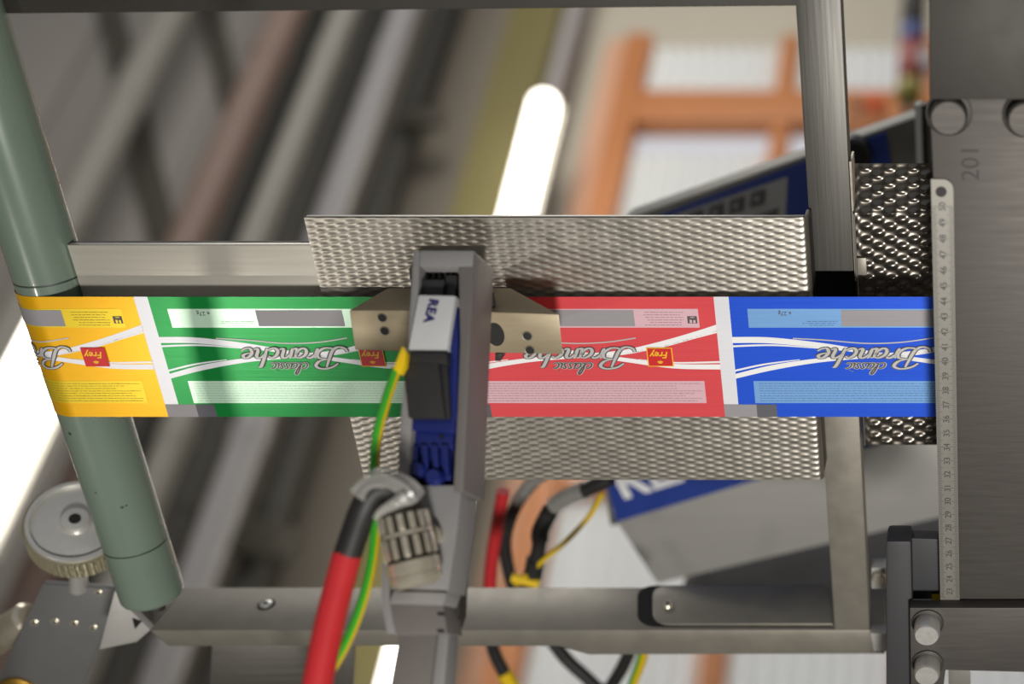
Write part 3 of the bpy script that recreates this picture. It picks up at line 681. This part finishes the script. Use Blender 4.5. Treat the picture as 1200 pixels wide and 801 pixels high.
tp.tube(spline(tw, 6), lambda t: .0080 - .0030 * t + .0006 * math.sin(t * 14), 7); build(tp, 'clear_tape', 'clear_tape', cb, label='crumpled clear tape')
tp = B(); tp.tube(spline([PH.at(*q) for q in ((476, 583, .026), (462, 590, .028), (448, 598, .027), (440, 606, .024))], 5), lambda t: .0042 * (1 - .6 * t) , 10); build(tp, 'tape_end', 'clear_tape', cb)
gw = thing('ground_wire', 'green and yellow earth wire hanging beside the print head', 'wire', PH.at(385, 801, .01))
gp_ = spline([PH.at(*q) for q in ((465, 432, .008), (453, 468, .010), (442, 510, .011), (439, 550, .010), (440.5, 600, .008), (437, 650, .008), (426, 700, .01), (408, 748, .012), (384, 790, .014), (350, 835, .014))], 8)
rw = .0026
build(B().tube(gp_, rw, 10, -math.pi * .25, math.pi * .75), 'green_stripe', 'wire_green', gw); build(B().tube(gp_, rw, 10, math.pi * .75, math.pi * 1.75), 'yellow_sheath', 'wire_yellow', gw)
build(B().prism(PH, [(471, 404), (476, 412), (474, 428), (468, 438), (460, 432), (468, 412)], .011, .005), 'terminal_lug', 'lug', gw, bevel=.001)

# ================================================================ ENCODER WHEEL (lower left)
pc = MW(-.052).at(89, 612)
vw = (CAM - pc).normalized(); ax = (vw + UP * .42 - RIGHT * .12).normalized()
er = .0322
en = thing('measuring_wheel', 'aluminium measuring wheel with knurled rim behind the roller', 'wheel', pc - ax * .016)
kn = lambda h, t: .0008 * (math.cos(46 * t + h * 1430) * math.cos(46 * t - h * 1430) > 0)
hs = [(-.024 + .024 * k / 50, er) for k in range(51)]
build(B().lathe(pc, ax, [(-.0245, er * .9)] + hs + [(.0004, er * .97)], 420, lambda h, t: kn(h, t) if -.0242 < h < 0.0002 else 0), 'knurled_rim', 'knurl', en, angle=20)
build(B().lathe(pc, ax, [(.0003, er * .97), (.0030, er * .965), (.0036, er * .95), (.0036, er * .88), (.0030, er * .865), (.0005, er * .85)], 72), 'wheel_lip', 'alu', en)
build(B().lathe(pc, ax, [(.0005, er * .86), (.0010, er * .84), (.0011, er * .38), (.0013, er * .31), (.0050, er * .29), (.0065, er * .27), (.007, er * .24)], 64), 'wheel_disc', 'alu', en)
build(B().lathe(pc, ax, [(.0055, er * .12), (.0074, er * .12)], 24), 'shaft_hole', 'hole', en)
pe = MW(-.066)
ep = thing('encoder_bracket', 'grey sheet bracket with four screws below the measuring wheel', 'bracket', pe.at(60, 795))
build(B().prism(pe, [(50, 684), (140, 690), (136, 705), (92, 815), (85, 850), (-30, 850), (0, 790)], 0, -.005), 'sheet', 'bracket_grey', ep, bevel=.0008)
for x, y in ((41, 728), (65, 727), (88, 729), (110, 734)): screw(pe, x, y, .0030, .0016, ep)
screw(pe, 116, 693, .0030, .0016, ep)
build(B().cyl(pe.at(92, 690, -.001), pc - ax * .014, .006, 18), 'wheel_shaft', 'alu', ep)
build(B().lathe(pe.at(24, 813, 0), EW, [(0, .017), (.002, .017), (.003, .015), (.003, .009), (.002, .008)], 36), 'brass_bush', 'brass', ep)
pg = MW(-.02)
gb = thing('roller_gusset', 'small pale gusset plate under the end of the roller', 'bracket', pg.at(140, 755))
build(B().prism(pg, [(134, 692), (150, 712), (176, 738), (160, 752), (116, 761)], 0, -.006), 'gusset_face', 'ctrl_grey', gb, bevel=.0008)
build(B().prism(pg, [(155, 724), (166, 728), (158, 737)], .0006, 0), 'notch', 'void', gb)
pcn = MW(-.085)
cc = thing('sensor_connector', 'nickel plated sensor connector at the left of the encoder bracket', 'connector', pcn.at(-5, 760))
a_, b_ = pcn.at(-22, 760), pcn.at(36, 722)
L = (b_ - a_).length
build(B().lathe(a_, b_ - a_, [(0, .0125), (L * .45, .0125), (L * .46, .0112), (L * .5, .0112), (L * .51, .0135), (L * .95, .0130), (L, .010)], 28), 'sleeve', 'chrome', cc)
build(B().lathe(a_ - (b_ - a_).normalized() * .01, b_ - a_, [(0, .007), (.0105, .0085)], 20), 'cable_gland', 'rubber', cc)

# ================================================================ CONTROLLER BOX behind
wc = -.34; PC = MW(wc)
cx = thing('printer_controller', 'tilted grey controller box with blue keypad front behind the plate', 'controller', PC.at(800, 680))
build(B().prism(PC, [(731, 257), (1092, 130), (1130, 520), (714, 618), (706, 560)], 0, -.026), 'case', 'ctrl_edge', cx, bevel=.004)
lowf = PC.pts([(715, 596), (1130, 498), (1112, 604), (770, 684), (724, 614)], .0015)
build(B().loft(lowf, [p - EW * .024 for p in lowf]), 'lower_face', 'ctrl_grey', cx, bevel=.002)
build(B().prism(PC, [(728, 268), (1038, 155), (1092, 500), (722, 612), (709, 560)], .003, .0002), 'blue_front', 'ctrl_blue', cx, bevel=.0004)
build(B().prism(PC, [(700, 283), (923, 207), (916, 330), (705, 392)], .0036, .003), 'key_panel', 'key_panel', cx)
for k in range(5):
    x, y = 887 - 24.3 * k, 233 + 8.0 * k; q = [(x - 8, y - 5.5), (x + 9, y - 11), (x + 8, y + 6), (x - 9, y + 11)]
    o = build(B().prism(PC, q, .006, .0036), 'key', 'key', cx, bevel=.0006)
    build(B().lathe(PC.at(x, y, .006), EW, [(0, .0022), (.0005, .0022)], 12), 'key_mark', 'key_icon', o)
build(B().prism(PC, [(780, 292), (912, 244), (905, 320), (776, 360)], .005, .0036), 'display', 'key', cx)
a = PC.at(725, 592, .003); ex = (PC.at(865, 549, .003) - a).normalized(); ey = EW.cross(ex)
tx = B(); text_bm(tx, 'REA', PC.at(729, 584, .0032), ex, ey, .050, .0004, center=False, bold=.03, space=1.05); build(tx, 'name_lettering', 'white_ink', cx, norm=False)
build(B().lathe(PC.at(1000, 178, .004), EW, [(0, .016), (.012, .016), (.015, .013)], 28), 'black_knob', 'black', cx)
for x0, m in ((1072, 'slat'), (1080, 'steel_dark')):
    build(B().prism(MW(wc + .03), [(x0, 124), (x0 + 7, 122), (x0 + 10, 215), (x0 + 3, 215)], 0, -.01), 'side_rail', m, cx)
build(B().prism(MW(-.42), [(790, 715), (830, 672), (1140, 590), (1140, 715)], 0, -.06), 'controller_stand', 'dark_box', bevel=.003, label='dark stand plate below the tilted controller box', cat='stand')

p = WY(YF - .04).at(1026, 128); p.z = max(zt0 + .06, min(zt1 - .06, p.z)); rr = .05
t = thing('window_knob', 'orange red round knob on the transom of the orange window', 'knob', p, 'W')
build(B().lathe(p, V((0, -1, 0)), [(0, rr * .5), (.03, rr * .5), (.035, rr), (.075, rr), (.09, rr * .7)], 20), 'knob_head', 'red_knob', t)
build(B().lathe(p + V((-.11, 0, 0)), V((0, -1, 0)), [(0, rr * .8), (.03, rr * .8), (.035, rr * .6)], 20), 'dark_rose', 'dark_box', t)
# added out-of-view cable between work lamp and film, blocks light for a dark curve
A_, L_ = film(245, 415), W(-.98, -.40, .85); q = A_ + (L_ - A_) * .22
P = spline([q + EV * .7 + RIGHT * .06, q + EV * .22 + RIGHT * .035, q + EV * .1 + RIGHT * .012, q, q - EV * .1 + RIGHT * -.004, q - EV * .25 + RIGHT * -.03, q - EV * .7 + RIGHT * -.06], 8)
t = thing('shadow_cable', 'added black cable out of view that shades the green film', 'cable', P[-1]); build(B().tube(P, .0075, 12), 'jacket', 'rubber', t)
# hanging cables behind
def cable(path, w, r, m, name, label, parent=None, group='loose cables behind the lower rail', n=8):
    P = spline([MW(q[2] if len(q) > 2 else w).at(q[0], q[1]) for q in path], n)
    t = thing(name, label, 'cable', P[-1], group=group) if parent is None else parent
    build(B().tube(P, r, 12), 'jacket', m, t); return t
wq = -.2
c1_ = cable([(660, 540), (628, 562), (605, 592), (592, 630), (596, 668), (606, 700), (618, 730)], wq - .03, .0055, 'rubber', 'loose_cable', 'black cable looping down left of the orange frame')
build(B().tube(spline([MW(wq - .03).at(*q) for q in ((641, 552), (622, 566), (606, 588))], 6), .0062, 12), 'clear_sleeve', 'clear_tape', c1_)
cable([(590, 575), (582, 620), (576, 660), (574, 700), (578, 730)], wq - .01, .0055, 'red_sleeve', 'loose_cable', 'red cable hanging beside the black loop')
c2_ = cable([(716, 560), (690, 572), (655, 588), (637, 612), (630, 650), (622, 690), (612, 725)], wq + .01, .0062, 'rubber', 'loose_cable', 'thick black cable with clear sleeve from the controller')
build(B().tube(spline([MW(wq + .01).at(*q) for q in ((684, 574), (668, 580), (648, 592))], 6), .0078, 12), 'clear_sleeve', 'clear_tape', c2_)
build(B().tube(spline([MW(wq + .01).at(*q) for q in ((645, 598), (634, 620), (633, 632))], 5), .0074, 12), 'shrink_tube', 'rubber', c2_)
build(B().tube(spline([MW(wq + .01).at(*q) for q in ((628, 655), (624, 676), (620, 692))], 5), .0080, 12), 'shrink_tube', 'rubber', c2_)
cable([(706, 578), (690, 605), (662, 635), (638, 655), (620, 672), (604, 684)], wq + .015, .0022, 'wire_yellow', 'loose_wire', 'thin yellow green wire crossing before the orange frame')
t = thing('cable_tie', 'yellow marker sleeve on the cables above the lower rail', 'marker', MW(wq + .01).at(614, 690)); build(B().tube([MW(wq + .016).at(600, 676), MW(wq + .016).at(632, 684)], .0042, 12), 'sleeve', 'lug', t)
c3_ = cable([(572, 720), (578, 760), (590, 786), (606, 812), (640, 850)], wq, .0055, 'rubber', 'loose_cable', 'black cable with yellow end sleeve below the lower rail')
build(B().tube(spline([MW(wq).at(*q) for q in ((590, 787), (600, 803), (618, 826))], 5), .0066, 12), 'yellow_end', 'lug', c3_)
cable([(640, 740), (662, 770), (690, 796), (725, 830)], wq, .0058, 'rubber', 'loose_cable', 'black cable sloping right below the lower rail')
cable([(748, 730), (735, 770), (718, 800), (690, 840)], wq + .01, .0058, 'rubber', 'loose_cable', 'black cable sloping left below the lower rail')
P = spline([MW(wq).at(*q) for q in ((762, 730), (752, 772), (742, 800), (730, 840))], 8)
t = thing('loose_wire', 'green and yellow wire below the lower rail', 'cable', P[-1], group='loose cables behind the lower rail')
build(B().tube(P, .0046, 8, -math.pi * .5, math.pi * .5), 'green_stripe', 'wire_green', t); build(B().tube(P, .0046, 8, math.pi * .5, math.pi * 1.5), 'yellow_sheath', 'wire_yellow', t)
